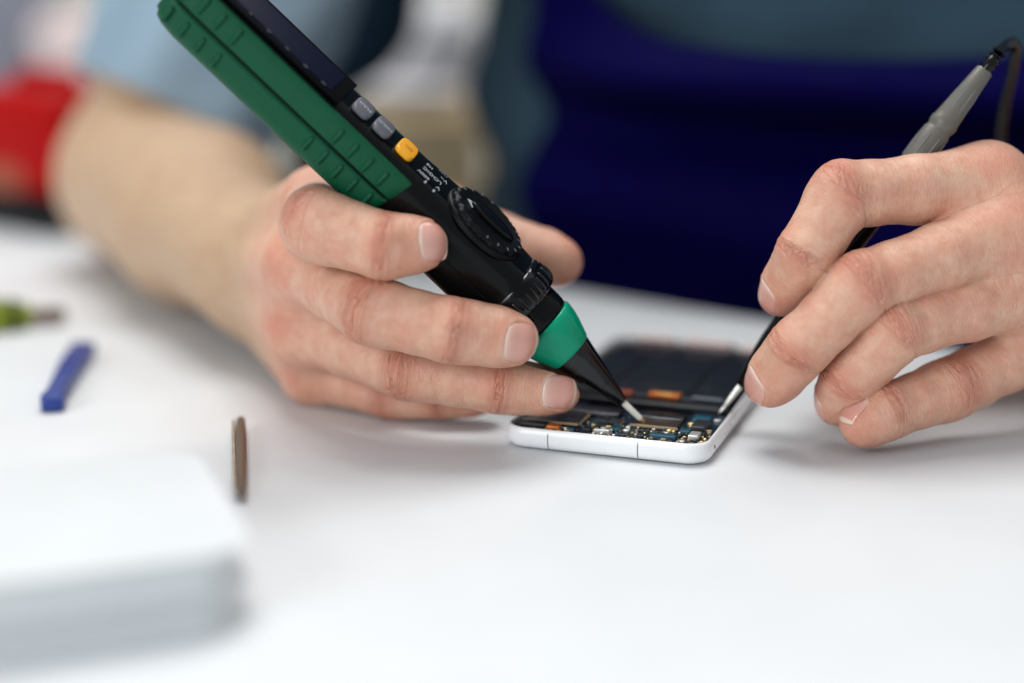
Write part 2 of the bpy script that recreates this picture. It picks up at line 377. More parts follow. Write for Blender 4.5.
class Hand:
    def __init__(s, fingers, palm, extra, h, lo, hi, carve=None):
        s.f = fingers; s.palm = palm; s.extra = extra; s.h = h; s.lo = lo; s.hi = hi; s.carve = carve
    def sdf(s, Q):
        p = s.palm(Q); out = None
        for f in s.f:
            d = smin(f.sdf(Q), p, .55); out = d if out is None else smin(out, d, .07)
        if s.carve is not None: out = -smin(-out, s.carve(Q), .06)
        return out
    def build(s, nails):
        V, Fc = surface_nets(s.sdf, s.lo, s.hi, s.h)
        N = grad(s.sdf, V, .03)
        V = V-N*(s.sdf(V)[:, None])
        N = grad(s.sdf, V, .03).astype(np.float64)
        V = V.astype(np.float64)
        disp = np.zeros(len(V)); red = np.zeros(len(V)); wr = np.zeros(len(V)); fc = V.copy()
        p = s.palm(V.astype(np.float32)); bestd = np.full(len(V), 1e9)
        crease = np.zeros(len(V)); dry = np.zeros(len(V))
        rr = random.Random(3)
        for fi, f in enumerate(s.f):
            fd = f.sdf(V.astype(np.float32)); own = (fd < bestd) ; own &= (fd < p+.3)
            cdt = f.coords(V)
            near = fd < .12
            x, y = cdt[:, 0], cdt[:, 1]
            fc[own] = cdt[own][:, :3]+np.array([7.3*fi, 0, 0]); bestd = np.minimum(bestd, fd)
            for j in (1, 2):
                Jn = nrm(f.n[j-1]+f.n[j]); ta = nrm(nrm(f.J[j]-f.J[j-1])+nrm(f.J[j+1]-f.J[j])); bb = np.cross(Jn, ta)
                q = V-f.J[j]; xx = q@ta; yy = q@bb; zz = q@Jn; r = f.rad[j]
                dors = sm(zz/r, .0, .45)*near
                wid = 1. if j == 1 else .62
                wr = np.maximum(wr, np.exp(-(xx/(.52*wid))**2)*dors*f.crease)
                red = np.maximum(red, np.exp(-(xx/(.65*wid))**2)*sm(zz/r, -.1, .7)*near*(.75 if j == 1 else .8))
                offs = (-.42, -.24, -.09, .07, .24, .42) if j == 1 else (-.13, .0, .14)
                for x0 in offs:
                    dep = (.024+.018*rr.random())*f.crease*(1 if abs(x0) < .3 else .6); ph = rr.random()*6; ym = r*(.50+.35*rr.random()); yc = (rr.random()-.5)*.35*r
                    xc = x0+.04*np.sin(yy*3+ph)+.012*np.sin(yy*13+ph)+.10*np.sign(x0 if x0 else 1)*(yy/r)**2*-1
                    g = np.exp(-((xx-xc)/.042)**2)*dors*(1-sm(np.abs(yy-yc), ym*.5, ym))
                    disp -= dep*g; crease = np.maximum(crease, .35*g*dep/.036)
                # shallow pillows between the creases
                disp += .008*np.cos(xx*22)*np.exp(-(xx/.45)**2)*dors*f.crease
                # volar flexion crease at the sides
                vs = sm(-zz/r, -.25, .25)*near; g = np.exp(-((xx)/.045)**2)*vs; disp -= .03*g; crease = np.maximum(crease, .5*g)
            tipd = np.linalg.norm(V-f.J[3], axis=1)
            red = np.maximum(red, np.exp(-(tipd/1.05)**2)*near*.8)
        for (C, a, n, w, l, f, tilt) in nails:
            b = np.cross(n, a); q = V-C; u = (q@b)/(w/2); v = (q@a)/l; z = q@n
            rad_ = (np.abs(u)**2.6+np.abs((v-.5)*2)**2.6)**(1/2.6)
            m = (z > 0) & (np.linalg.norm(q, axis=1) < 2.2) & (f.sdf(V.astype(np.float32)) < .1)
            inside = (1-sm(rad_, .93, 1.03))*m; disp -= .035*inside
            ridge = np.exp(-((rad_-1.14)/.10)**2)*m*(1-sm(v, .55, .9)); disp += .022*ridge
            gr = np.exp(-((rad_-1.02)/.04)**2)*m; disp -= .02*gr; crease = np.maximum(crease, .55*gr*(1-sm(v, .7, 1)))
            red *= 1-.4*inside; dry = np.maximum(dry, .75*np.exp(-((rad_-1.06)/.05)**2)*m*(1-sm(v, .05, .35)))
        # slow irregularity: tendons and flesh
        w = V
        disp += .018*(np.sin(w[:, 0]*2.1+w[:, 2]*1.3)*np.sin(w[:, 1]*1.7+w[:, 2]*2.3+1))
        for fn in s.extra:
            d_, r_ = fn(V, N); disp += d_; red = np.maximum(red, r_)
        V = V+N*disp[:, None]
        return V, Fc, dict(red=red, wrinkle=wr, crease=crease, dry=dry, fc=fc, arm=np.zeros(len(V)))
def make_nail(name, parent, hand, C, a, n, w, l, f, tilt):
    b = np.cross(n, a); K = 36; U = np.linspace(-1, 1, K); pts = []; nv = []
    for i in range(K):
        for j in range(K):
            # square to squircle map
            x, y = U[i], U[j]; X = x*math.sqrt(1-y*y*.36); Y = y*math.sqrt(1-x*x*.36); 
            pts.append((X, Y)); nv.append((y+1)/2)
    pts = np.array(pts); Q = C+np.outer(pts[:, 0]*w/2*1.02, b)+np.outer((pts[:, 1]+1)/2*l, a)+n*1.6
    Q0 = Q.copy(); trav = np.zeros(len(Q))
    for it in range(40): trav = np.minimum(trav+f.exact((Q0-n*trav[:, None]).astype(np.float32))*.8, 1.6-.22*f.rad[3])
    Q = Q0-n*trav[:, None]
    rad_ = np.maximum(np.abs(pts[:, 0]), np.abs(pts[:, 1])); rad_ = (np.abs(pts[:, 0])**4+np.abs(pts[:, 1])**4)**.25
    lift = .012-.055*sm(rad_, .86, 1.1)+.010*(1-pts[:, 0]**2)
    tipedge = sm(pts[:, 1], .6, 1.); lift = lift+tipedge*(.01+.015*(1-pts[:, 0]**2))
    top = Q+n*lift[:, None]; bot = Q-n*.05
    V = np.r_[top, bot]; Fc = []
    for i in range(K-1):
        for j in range(K-1):
            q = (i*K+j, (i+1)*K+j, (i+1)*K+j+1, i*K+j+1); Fc.append(q); Fc.append(tuple(x+K*K for x in q[::-1]))
    bd = [(i, 0) for i in range(K)]+[(K-1, j) for j in range(1, K)]+[(i, K-1) for i in range(K-2, -1, -1)]+[(0, j) for j in range(K-2, 0, -1)]
    bi = [i*K+j for i, j in bd]
    for t in range(len(bi)): x, y = bi[t], bi[(t+1) % len(bi)]; Fc.append((x, x+K*K, y+K*K, y))
    o = mesh(name, V, Fc, 'nail', parent); at = o.data.attributes.new('nv', 'FLOAT', 'POINT'); at.data.foreach_set('value', np.array(nv+nv, np.float32))
    return o
# ------------------------------------------------------------------ the setting
e0 = G(0, 200); e1 = G(670, 305); ed = nrm(e1-e0); en = np.array([-ed[1], ed[0], 0]);  # along / away from the table edge
if en[1] < 0: en = -en
tf = Fr((e1[0], e1[1], 0), ed, en, (0, 0, 1))
tb = empty('work_table', (0, 0, 0), 'white work table top under the phone and both hands', 'table')
box('tabletop', (-20, -60, -1.5), (230, 120, 3), 'table', tb, tf, .15)
for x, y in ((-125, -10), (85, -10), (-125, -112), (85, -112)): box('leg', (x, y, -38.5), (5, 5, 71), 'cream', tb, tf, .3)
fl = box('floor', (0, 60, -75), (900, 900, 2), 'floor', None, WORLD, 0); tag(fl, kind='structure')
wl_ = box('wall', (0, 300, 40), (900, 6, 240), 'wall', None, WORLD, 0); tag(wl_, kind='structure')

# ------------------------------------------------------------------ phone
R = math.radians(19.5)
ph = empty('opened_phone', (0, 0, 0), 'opened white smartphone with bare circuit board lying on the white table', 'phone')
PO = G(500.5, 425.5, .8); PO[2] = 0
pf = Fr(PO, (math.cos(R), -math.sin(R), 0), (math.sin(R), math.cos(R), 0), (0, 0, 1))
PW, PL, PH = 7.25, 14.2, .82
out = np.array(rrect(PW, PL, .85, 10)); inn = np.array([(x*(PW-.34)/PW+.17, y*(PL-.34)/PL+.17) for x, y in out])
def frame_rings():
    rings = []; c = np.array([PW/2, PL/2])
    def off(d):
        o = out; t = np.roll(o, -1, 0)-np.roll(o, 1, 0); t /= np.linalg.norm(t, axis=1)[:, None]; return o+np.c_[t[:, 1], -t[:, 0]]*d
    prof = [(-.55, .02), (-.30, .03), (-.12, .10), (-.03, .22), (0, .38), (-.01, .56), (-.035, .69), (-.075, .76), (-.115, .79), (-.145, .78), (-.15, .70), (-.15, .30), (-.55, .28)]
    return [[(x, y, z) for x, y in off(d)] for d, z in prof]
fr_ = loft('phone_frame', frame_rings(), 'phone', ph, pf, cap=True, sharp=70)
for fx in (.235, .672):      # two antenna seams on the near end
    x = PW*fx
    pts = [(x, -.004+d, z) for d, z in ((.11, .765), (.045, .68), (.003, .56), (-.004, .38), (.024, .22), (.12, .10))]
    V = []; 
    for (a, b, c) in pts: V += [(a-.014, b-.006, c+.004), (a+.014, b-.006, c+.004)]
    for (a, b, c) in pts: V += [(a-.014, b+.05, c-.02), (a+.014, b+.05, c-.02)]
    n = len(pts); Fc = []
    for i in range(n-1):
        Fc += [(2*i, 2*i+1, 2*i+3, 2*i+2), (2*n+2*i, 2*n+2*i+2, 2*n+2*i+3, 2*n+2*i+1), (2*i, 2*i+2, 2*n+2*i+2, 2*n+2*i), (2*i+1, 2*n+2*i+1, 2*n+2*i+3, 2*i+3)]
    Fc += [(0, 2*n, 2*n+1, 1), (2*n-2, 2*n-1, 4*n-1, 4*n-2)]
    mesh('antenna_seam', V, Fc, 'seam', fr_, pf)
loft('screw_hole', [[(PW-.03+.02*k, 1.15+.07*math.cos(a), .45+.07*math.sin(a)) for a in np.linspace(0, 6.283, 16, endpoint=False)] for k in (0, 2.2)], 'seam', fr_, pf)
box('volume_button', (PW+.005, 4.6, .45), (.09, 1.5, .22), 'phone', fr_, pf, .04)
prism('inner_tray', [(x*(PW-.26)/PW+.13, y*(PL-.26)/PL+.13) for x, y in out][::-1], .26, .5, 'tray', ph, pf)
pf0 = pf; pf = Fr(PO+np.array([0, 0, .10]), *pf0.R)
# circuit board at the near end, with an irregular outline
ol = [(.2, 1.1), (.45, .48), (1.0, .18), (2.3, .18), (2.32, .34), (3.0, .34), (3.02, .18), (6.3, .18), (6.9, .45), (7.17, 1.1), (7.17, 4.3), (5.8, 4.3), (5.8, 3.75), (1.9, 3.75), (1.9, 4.2), (.32, 4.2)]
bd = prism('circuit_board', ol, .44, .56, 'pcb', ph, pf)
r2 = random.Random(11)
box('shield_can', (1.45, 1.8, .63), (1.9, 1.25, .12), 'shield', bd, pf, .03)
box('shield_can', (2.55, 2.9, .66), (1.9, .8, .17), 'shield', bd, pf, .03)
box('shield_can', (4.95, 2.25, .62), (1.6, .80, .08), 'shieldb', bd, pf, .03)
box('shield_can', (5.0, 3.1, .64), (1.5, .75, .14), 'shield', bd, pf, .03)
box('shield_rim', (1.45, 1.10, .66), (2.0, .05, .08), 'capt', bd, pf, .01)
box('shield_rim', (4.95, 1.80, .63), (1.7, .05, .08), 'capt', bd, pf, .01)
box('shield_rim', (2.48, 1.8, .66), (.05, 1.25, .08), 'capt', bd, pf, .01)
box('connector', (1.75, .56, .66), (.46, .34, .16), 'copper', bd, pf, .02)
box('connector', (1.0, .70, .66), (.9, .40, .16), 'chip', bd, pf, .03)
box('connector', (5.55, .75, .65), (.9, .24, .15), 'capb', bd, pf, .02)
box('connector', (3.45, .62, .66), (.55, .16, .18), 'capw', bd, pf, .02)
box('connector', (6.5, 2.2, .70), (.5, .9, .22), 'chip', bd, pf, .03)
box('connector', (6.55, 1.15, .66), (.35, .55, .18), 'capw', bd, pf, .02)
for (x, y, a, b) in ((3.2, 1.5, .42, .42), (3.75, 1.25, .35, .5), (2.85, .85, .3, .22), (4.2, .62, .4, .26), (6.1, 1.7, .35, .35), (6.3, 3.3, .6, .6), (.75, 3.3, .6, .7), (4.8, .72, .26, .3), (2.35, .62, .26, .22), (3.55, 2.0, .5, .5)):
    box('chip', (x, y, .61), (a, b, .12), r2.choice(['chip', 'chip', 'capb']), bd, pf, .015)
taken = [(1.45, 1.75, 1., .72), (2.55, 2.9, 1, .42), (4.95, 2.25, .86, .50), (5, 3.1, .8, .4)]
k = 0; tries = 0
while k < 198 and tries < 20000:
    tries += 1
    x = r2.uniform(.4, 7.0); y = r2.uniform(.24, 3.6) if r2.random() < .25 else r2.uniform(.22, 1.75)
    if x < 1.0 and y < .5 or x > 6.6 and y < .5: continue
    w, l = r2.choice([(.08, .045), (.045, .08), (.12, .065), (.065, .12), (.18, .10), (.10, .10), (.22, .16)])
    if any(abs(x-a) < c+w/2+.012 and abs(y-b) < d+l/2+.012 for a, b, c, d in taken): continue
    taken.append((x, y, w/2, l/2)); k += 1
    box('capacitor' if k % 2 else 'resistor', (x, y, .59), (w, l, r2.uniform(.05, .14)), r2.choice(['capt', 'capw', 'gold', 'chip', 'chip', 'capb', 'chip', 'capt', 'capw', 'shield']), bd, pf, .008, 1)
sh = box('shield_fence', (3.35, 1.32, .60), (.95, .05, .14), 'gold', bd, pf, .01); box('shield_fence', (3.82, 1.7, .60), (.05, .8, .14), 'gold', bd, pf, .01)
# mid part: flex connectors and battery
bt = box('battery', (3.75, 9.1, .56), (6.0, 7.6, .36), 'battery', ph, pf, .08)
for yy in (6.1, 7.3, 8.6, 9.9, 11.2): box('battery_rib', (3.75, yy, .745), (5.7, .16, .05), 'tray', bt, pf, .02)
for xx in (2.2, 5.2): box('battery_band', (xx, 9.1, .75), (.12, 7.3, .04), 'tray', bt, pf, .015)
box('flex_bracket', (3.9, 4.85, .55), (5.9, .45, .22), 'chip', ph, pf, .05)
box('flex_connector', (4.45, 5.28, .80), (1.15, .50, .16), 'copper', ph, pf, .03)
box('flex_connector_pad', (4.45, 5.28, .885), (.62, .22, .03), 'gold', ph, pf, .008)
box('flex_connector', (2.75, 5.28, .74), (.95, .45, .14), 'rust', ph, pf, .03)
box('flex_cable', (6.0, 5.4, .78), (1.1, .22, .05), 'dimprint', ph, pf, .02)
box('rim_reflection_block', (2.0, 13.35, .72), (1.5, .55, .46), 'pinkreflect', ph, pf, .08)  # pink skin reflection on the far rim, put into the colour of added blocks
box('rim_reflection_block', (4.2, 13.35, .72), (1.9, .55, .46), 'pinkreflect', ph, pf, .08)
box('rim_reflection_end', (6.1, 13.35, .66), (1.1, .55, .36), 'pinkreflect', ph, pf, .08)

# ------------------------------------------------------------------ pen multimeter
tipw = G(645, 423, .72); topw = P(185, -15, 55.6)
A = nrm(topw-tipw); nimg = .69*RIGHT+.72*UP
N0 = .905*nimg-.425*FWD; Nn = nrm(N0-A*np.dot(N0, A)); Wd = np.cross(A, Nn)
if np.dot(Wd, FWD) < 0: Wd = -Wd
mf = Fr(tipw, Wd, Nn, A)         # local: x = width (camera side negative), y = face, z = along the pen
ML = np.linalg.norm(topw-tipw)
mm = empty('pen_multimeter', (0, 0, 0), 'green and black pen multimeter held over the phone, its tip on the circuit board', 'multimeter')
def circ(s, r, n=48, cx=0, cy=0): return [(cx+r*math.cos(a), cy+r*math.sin(a), s) for a in np.linspace(0, 2*math.pi, n, endpoint=False)]
loft('metal_tip', [circ(s, r, 24) for s, r in ((0, .015), (.05, .05), (.14, .075), (.22, .075), (.24, .10), (1.0, .115), (1.3, .115))], 'cream', mm, mf)
loft('metal_point', [circ(s, r, 24) for s, r in ((-.04, .012), (.04, .05), (.13, .083), (.20, .083))], 'gold', mm, mf)
loft('nose_cone', [circ(s, r) for s, r in ((1.08, .14), (1.1, .19), (1.3, .235), (1.9, .37), (2.02, .385), (2.04, .425), (2.10, .43), (2.6, .55), (3.2, .69), (3.62, .79), (3.75, .79))], 'gloss', mm, mf, sharp=55)
loft('green_nose', [circ(s, r) for s, r in ((3.6, .74), (3.62, .80), (3.68, .84), (3.9, .92), (4.2, 1.03), (4.5, 1.12), (4.75, 1.165), (4.93, 1.18), (4.98, 1.14))], 'mint', mm, mf, sharp=60)
# main body
prof = [(4.93, 1.0, 1.0, 2.0), (4.97, 1.10, 1.10, 2.), (5.15, 1.14, 1.14, 2.0), (5.5, 1.14, 1.14, 2.1), (5.75, 1.12, 1.14, 2.2), (5.80, 1.22, 1.2, 2.4), (5.95, 1.40, 1.38, 2.6), (6.2, 1.45, 1.42, 2.8), (6.5, 1.45, 1.40, 3.0),
        (6.62, 1.42, 1.33, 3.2), (6.78, 1.36, 1.27, 3.4), (7.1, 1.36, 1.27, 3.8), (8.2, 1.42, 1.27, 4), (9.8, 1.42, 1.26, 4), (10.8, 1.36, 1.24, 4), (11.8, 1.30, 1.20, 4), (13, 1.28, 1.18, 4), (20, 1.30, 1.2, 4), (ML-.6, 1.30, 1.2, 4), (ML-.15, 1.15, 1.05, 4), (ML, .9, .8, 4)]
body = loft('body', [sring(0, 0, s, hx, hy, e, 96) for s, hx, hy, e in prof], 'black', mm, mf, sharp=60)
def coll(s, k, amp):
    out_ = []
    for i, (x, y, z) in enumerate(sring(0, 0, s, 1.42*k, 1.39*k, 2.6, 360)):
        q = 1+amp*max(0, math.cos(30*i*2*math.pi/360))**.7; out_.append((x*q, y*q, z))
    return out_
loft('ribbed_collar', [coll(*t) for t in ((5.76, .88, 0), (5.80, .96, 0), (5.86, .985, 0), (5.93, .99, .04), (6.1, 1.0, .055), (6.36, .995, .055), (6.45, .985, .03), (6.5, .98, 0), (6.56, 1.01, 0), (6.68, 1.015, 0), (6.75, .98, 0), (6.8, .93, 0))], 'gloss', body, mf, sharp=75)
tube('parting_line', [(-1.43, -.1, s) for s in (7.2, 8.5, 9.9)], .02, 'blackmat', body, mf, 8, 2)
# rotary dial
df = Fr(mf((-.05, 1.24, 8.85)), Wd, A, Nn)
K = 144
def dial(r, z, sc=0.): return [((r+sc*(1 if math.cos(a*18) > .2 else 0))*math.cos(a), (r+sc*(1 if math.cos(a*18) > .2 else 0))*math.sin(a)*1.10, z) for a in np.linspace(0, 2*math.pi, K, endpoint=False)]
dl = loft('rotary_dial', [dial(1.46, -.1), dial(1.46, .05), dial(1.40, .09), dial(1.37, .09), dial(1.33, .10, .05), dial(1.33, .21, .05), dial(1.28, .26, .04), dial(1.18, .28), dial(1.12, .25), dial(.0001, .25)], 'blackmat', mm, df, sharp=35)
mesh('dial_pointer', [(-.02, 1.02, .27), (-.30, .72, .27), (.16, .70, .27), (-.02, 1.02, .24), (-.30, .72, .24), (.16, .70, .24)], [(0, 1, 2), (3, 5, 4), (0, 3, 4, 1), (1, 4, 5, 2), (2, 5, 3, 0)], 'print', dl, df, smooth=False)
loft('dial_hub', [[(.42*r*math.cos(a), .95*r*math.sin(a)-.1, z) for a in np.linspace(0, 6.283, 40, endpoint=False)] for r, z in ((1, .24), (.98, .34), (.88, .38), (.5, .395))], 'black', dl, df)
for i in range(16):
    a = math.radians(-170+i*20)
    if 70 < (math.degrees(a) % 360) < 110: continue
    c, s_ = math.cos(a), math.sin(a)
    tk = [(1.19*c-.02*s_, (1.19*s_)*1.1+.02*c), (1.19*c+.02*s_, (1.19*s_)*1.1-.02*c), (1.29*c+.02*s_, (1.29*s_)*1.1-.02*c), (1.29*c-.02*s_, (1.29*s_)*1.1+.02*c)]
    V = [(x, y, .287) for x, y in tk]+[(x, y, .25) for x, y in tk]
    mesh('dial_mark', V, [(0, 1, 2, 3), (7, 6, 5, 4), (0, 4, 5, 1), (1, 5, 6, 2), (2, 6, 7, 3), (3, 7, 4, 0)], 'dimprint', dl, df, smooth=False)
def onface(w, s, z): return mf((w, z, s))
def ptext(nm, st, size, w, s, z, m, par):     # lettering that reads from the pen's tip side upwards
    return text(nm, st, size, onface(w, s, z), A, -Wd, m, par)
FZ = 1.262
for st, w, s, sz in (('OFF', .62, 11.0, .24), ('V~', .22, 10.85, .27), ('Hz', .25, 11.5, .24), ('LOGIC', -.16, 11.25, .28), ('V', -.62, 10.85, .28), ('600V', -.62, 11.5, .24)):
    ptext('lettering', st, sz, w, s, FZ if s > 11.2 else FZ+.012, 'print' if st != 'OFF' else 'dimprint', body)
for w, s in ((-.95, 10.9), (-.9, 11.3), (.3, 11.6)):
    loft('lettering_dot', [[(w+.035*math.cos(a), z, s+.035*math.sin(a)) for a in np.linspace(0, 6.283, 12, endpoint=False)] for z in (1.2, FZ+.006)], 'print', body, mf)
for (s, m_, t, tm) in ((12.45, 'yellow', 'SEL', 'orangeprint'), (13.5, 'greybtn', 'HOLD', 'print'), (14.4, 'greybtn', 'MAX', 'print')):
    bf = Fr(mf((-.12, 1.18, s)), Wd, A, Nn)
    o_ = [(x, y) for x, y, z in sring(0, 0, 0, .56, .36, 4, 48)]
    b_ = prism('yellow_button' if m_ == 'yellow' else 'grey_button', o_, 0, .19, m_, mm, bf, r=.05)
    ptext('button_lettering', t, .26 if len(t) < 4 else .22, -.12, s, 1.372, tm, b_)
    if m_ == 'yellow': tag(b_, 'yellow select button nearest the dial')
# display window and bezel
bz = box('display_bezel', (0, 1.165, 18.3), (2.3, .08, 6.4), 'bezel', mm, mf, .04)
box('display_window', (.05, 1.18, 18.3), (1.75, .10, 5.5), 'lcd', bz, mf, .04)
for i in range(6): ptext('display_mark', ['AC', 'DC', 'mV', 'kΩ', 'H', 'A'][i], .13, -.80, 15.9+i*.8, 1.229, 'dimprint', bz)
# green side guards: near guard, far guard, back rail split by the seam
def guard(name, a0, a1, off, parent, n=30, m='green', s0=11.75, inner=-.14):
    rings = []
    st = [(s0-.0, 0), (s0+.12, off*.75), (s0+.35, off), (14, off*1.1), (17, off*1.1), (ML-.9, off*1.1), (ML-.35, off*.9), (ML-.05, off*.2), (ML+.12, -.25)]
    for s, of in st:
        hx, hy = 1.29, 1.19
        if s > ML-.6: hx -= .12*(s-ML+.6); hy -= .12*(s-ML+.6)
        slope = 0
        ring = []
        for i in range(n):
            t = a0+(a1-a0)*i/(n-1); c, q = math.cos(t), math.sin(t); e = 4
            f = (abs(c)**e+abs(q)**e)**(-1/e)
            ed_ = min(1, min(i, n-1-i)/2.)*1.
            ring.append(((hx*f*c)*(1+of*ed_/1.25), (hy*f*q)*(1+of*ed_/1.25), s-.28*(q*f)*(1 if s < s0+.5 else 0)))
        for i in reversed(range(n)):
            t = a0+(a1-a0)*i/(n-1); c, q = math.cos(t), math.sin(t); f = (abs(c)**4+abs(q)**4)**(-1/4)
            ring.append((hx*f*c*.9, hy*f*q*.9, s-.28*(q*f)*(1 if s < s0+.5 else 0)))
        rings.append(ring)
    return loft(name, rings, m, parent, mf, sharp=50)
rd = math.radians
g1 = guard('green_side_guard', rd(137), rd(180-1.0), .10, mm)
g2 = guard('green_side_guard', rd(180+1.0), rd(359), .10, mm, n=70)
g3 = guard('green_side_guard', rd(1), rd(43), .10, mm)
tube('seam_gasket', [(-1.33, .0, s) for s in (11.9, 15, 18, ML-.4)], .045, 'blackmat', mm, mf, 8, 2)
def ribs(s0, k, step, y0, y1, par):
    for i in range(k):
        s = s0+i*step
        tube('grip_rib', [(-1.35, y0, s), (-1.402, y0+.06*(1 if y1 > y0 else -1), s), (-1.402, y1-.06*(1 if y1 > y0 else -1), s), (-1.35, y1, s)], [.06, .085, .085, .06], 'green', par, mf, 10, 3)
ribs(12.4, 4, .66, .16, .72, g1); ribs(12.3, 5, .66, -.18, -.72, g2); ribs(18.9, 4, .70, .2, .8, g1); ribs(18.9, 4, .70, -.28, -.85, g2)

# ------------------------------------------------------------------ test probe in the right hand
t0 = G(719, 413, .72); t1 = P(985, 70, 57.6); PA = nrm(t1-t0); PLn = np.linalg.norm(t1-t0)
px_ = nrm(np.cross(PA, FWD)); py_ = np.cross(PA, px_); qf = Fr(t0, px_, py_, PA)
pr = empty('test_probe', (0, 0, 0), 'slim black test probe with grey cable sleeve held in the hand on the right', 'probe')
loft('metal_tip', [sring(0, 0, s, a, b, 3, 24) for s, a, b in ((-.02, .04, .12), (.1, .05, .17), (.35, .06, .14), (.5, .08, .11), (.9, .105, .105), (1.2, .115, .115), (1.9, .12, .12))], 'steel', pr, qf, sharp=50)
loft('probe_body', [circ(s, r, 32) for s, r in ((1.2, .14), (1.3, .20), (1.9, .33), (2.6, .44), (3.2, .50), (4.2, .50), (4.3, .54), (4.45, .54), (4.6, .44), (9, .43), (11.3, .44), (11.5, .40))], 'black', pr, qf, sharp=50)
sc = PLn
slv = loft('cable_sleeve', [circ(s, r, 40) for s, r in ((sc-4.2, 0.360), (sc-4.15, 0.450), (sc-3.9, 0.477), (sc-2.66, 0.495), (sc-2.60, 0.459), (sc-2.50, 0.441), (sc-2.44, 0.477), (sc-2.36, 0.495), (sc-2.22, 0.504), (sc-2.14, 0.468), (sc-1.9, 0.450), (sc-1.0, 0.378), (sc-.06, 0.310), (sc, 0.270), (sc+.005, 0.180))], 'probe', pr, qf, sharp=45)
for k in range(8):
    a = k*math.pi/4+.35; c, s_ = math.cos(a), math.sin(a)
    tube('sleeve_groove', [(.490*c, .490*s_, sc-3.9), (.500*c, .500*s_, sc-3.3), (.500*c, .500*s_, sc-2.85)], [.02, .03, .02], 'seam', slv, qf, 8, 2)
    tube('sleeve_groove', [(.428*c, .428*s_, sc-1.75), (.392*c, .392*s_, sc-1.2), (.36*c, .36*s_, sc-.8)], [.015, .026, .015], 'seam', slv, qf, 8, 2)
cpts = [t1-PA*.3, t1+PA*.5, P(1003, 48, 59.3), P(1015, 44, 60.2), P(1013, 70, 61.5), P(1004, 110, 63), P(1001, 150, 64.5), P(1010, 230, 67), P(1045, 300, 70)]
tube('cable', cpts+[np.array([29, 72, .4]), np.array([45, 66, .3])], [.20]*11, 'cable', pr, WORLD, 14, 8)
for i in range(4): loft('strain_relief_ring', [circ(sc+.12+i*.2+d, .25 if d in (.03, .09) else .19, 20) for d in (0, .03, .09, .12)], 'cable', pr, qf)

# ------------------------------------------------------------------ loose things on the table
def ground_frame(px, py, ang): o = G(px, py); c, s_ = math.cos(ang), math.sin(ang); return Fr((o[0], o[1], 0), (c, s_, 0), (-s_, c, 0), (0, 0, 1))
# white box nearest the camera
c0 = G(246, 626); c1 = G(-40, 668); bx = nrm(c1-c0); by = np.array([-bx[1], bx[0], 0]); by = by if by[1] > 0 else -by
wf = Fr((c0[0], c0[1], 0), bx, by, (0, 0, 1))
wb = empty('white_case', (0, 0, 0), 'white rounded plastic case blurred in the near left corner of the table', 'case')
ol = np.array(rrect(20, 8.5, 1.2, 8))[::-1]
prism('case_body', ol, 0.02, 1.0, 'whitebox', wb, wf, r=.3); prism('case_lid', ol, .98, 2.15, 'whitebox', wb, wf, r=.38, seg=6)
# tweezers
a_ = G(238, 422, .3); b_ = G(239, 498, .3); tv = nrm(b_-a_); ts = np.cross(tv, (0, 0, 1))
tw = empty('tweezers', (0, 0, 0), 'small metal tweezers lying on the table behind the white case', 'tweezers')
pa = [a_+tv*d+np.array([0, 0, .05]) for d in (0, 1.5, 3.5, 6.5, 8)]
tube('prong', [p-ts*w for p, w in zip(pa, (.10, .10, .10, .10, .10))], [.16, .19, .19, .17, .12], 'darksteel', tw, WORLD, 12, 4)
tube('prong', [p+ts*w for p, w in zip(pa, (.16, .16, .15, .14, .12))], [.06, .08, .08, .08, .05], 'steel', tw, WORLD, 12, 4)
# blue clip
bfm = ground_frame(52, 412, math.atan2(G(82, 356)[1]-G(52, 412)[1], G(82, 356)[0]-G(52, 412)[0]))
bl = math.hypot(*(G(82, 356)-G(52, 412))[:2])
bc = empty('plastic_pry_tool', (0, 0, 0), 'small blue plastic pry tool lying alone on the table left of the tweezers', 'pry tool')
prism('blade', [(-.1, -.44), (.5, -.48), (1.2, -.36), (bl*.6, -.46), (bl, -.58), (bl+.2, -.15), (bl+.15, .4), (bl*.7, .5), (1.2, .36), (.4, .46), (-.1, .38), (-.2, 0)], .02, .62, 'blue', bc, bfm, r=.14)
tube('grip_ridge', [(bl*.45, -.26, .63), (bl*.45, .26, .63)], .06, 'blue', bc, bfm, 8, 1)
tube('grip_ridge', [(bl*.62, -.28, .63), (bl*.62, .28, .63)], .06, 'blue', bc, bfm, 8, 1)
# screwdriver
sa = G(-60, 318, .8); sb = G(66, 314, .45); sd = nrm(sb-sa); sl = np.linalg.norm(sb-sa); s2 = nrm(np.cross(sd, (0, 0, 1))); sf = Fr(sa, s2, np.cross(s2, sd), sd)
dv = empty('screwdriver', (0, 0, 0), 'short screwdriver with lime and black handle at the left table edge of the photo', 'screwdriver')
def star(s, r, k): return [(r*(1+k*math.cos(a*6))*math.cos(a), r*(1+k*math.cos(a*6))*math.sin(a), s) for a in np.linspace(0, 2*math.pi, 48, endpoint=False)]
hb = sl-1.6
loft('handle', [star(s, r, k) for s, r, k in ((-5, .4, 0), (-4.8, .65, .02), (-3, .8, .06), (hb-1.2, .75, .07), (hb-.5, .62, .03), (hb-.1, .60, 0), (hb, .4, 0))], 'yg', dv, sf)
loft('handle_collar', [star(s, r, 0) for s, r in ((hb-1.0, .70), (hb-.9, .78), (hb-.65, .76), (hb-.55, .6))], 'blackmat', dv, sf)
for k in range(5):
    a = k*math.pi/3+.5; tube('handle_inlay', [(.70*math.cos(a), .70*math.sin(a), s) for s in (-3.8, -1, hb-1.4)], [.12, .20, .12], 'blackmat', dv, sf, 8, 3)
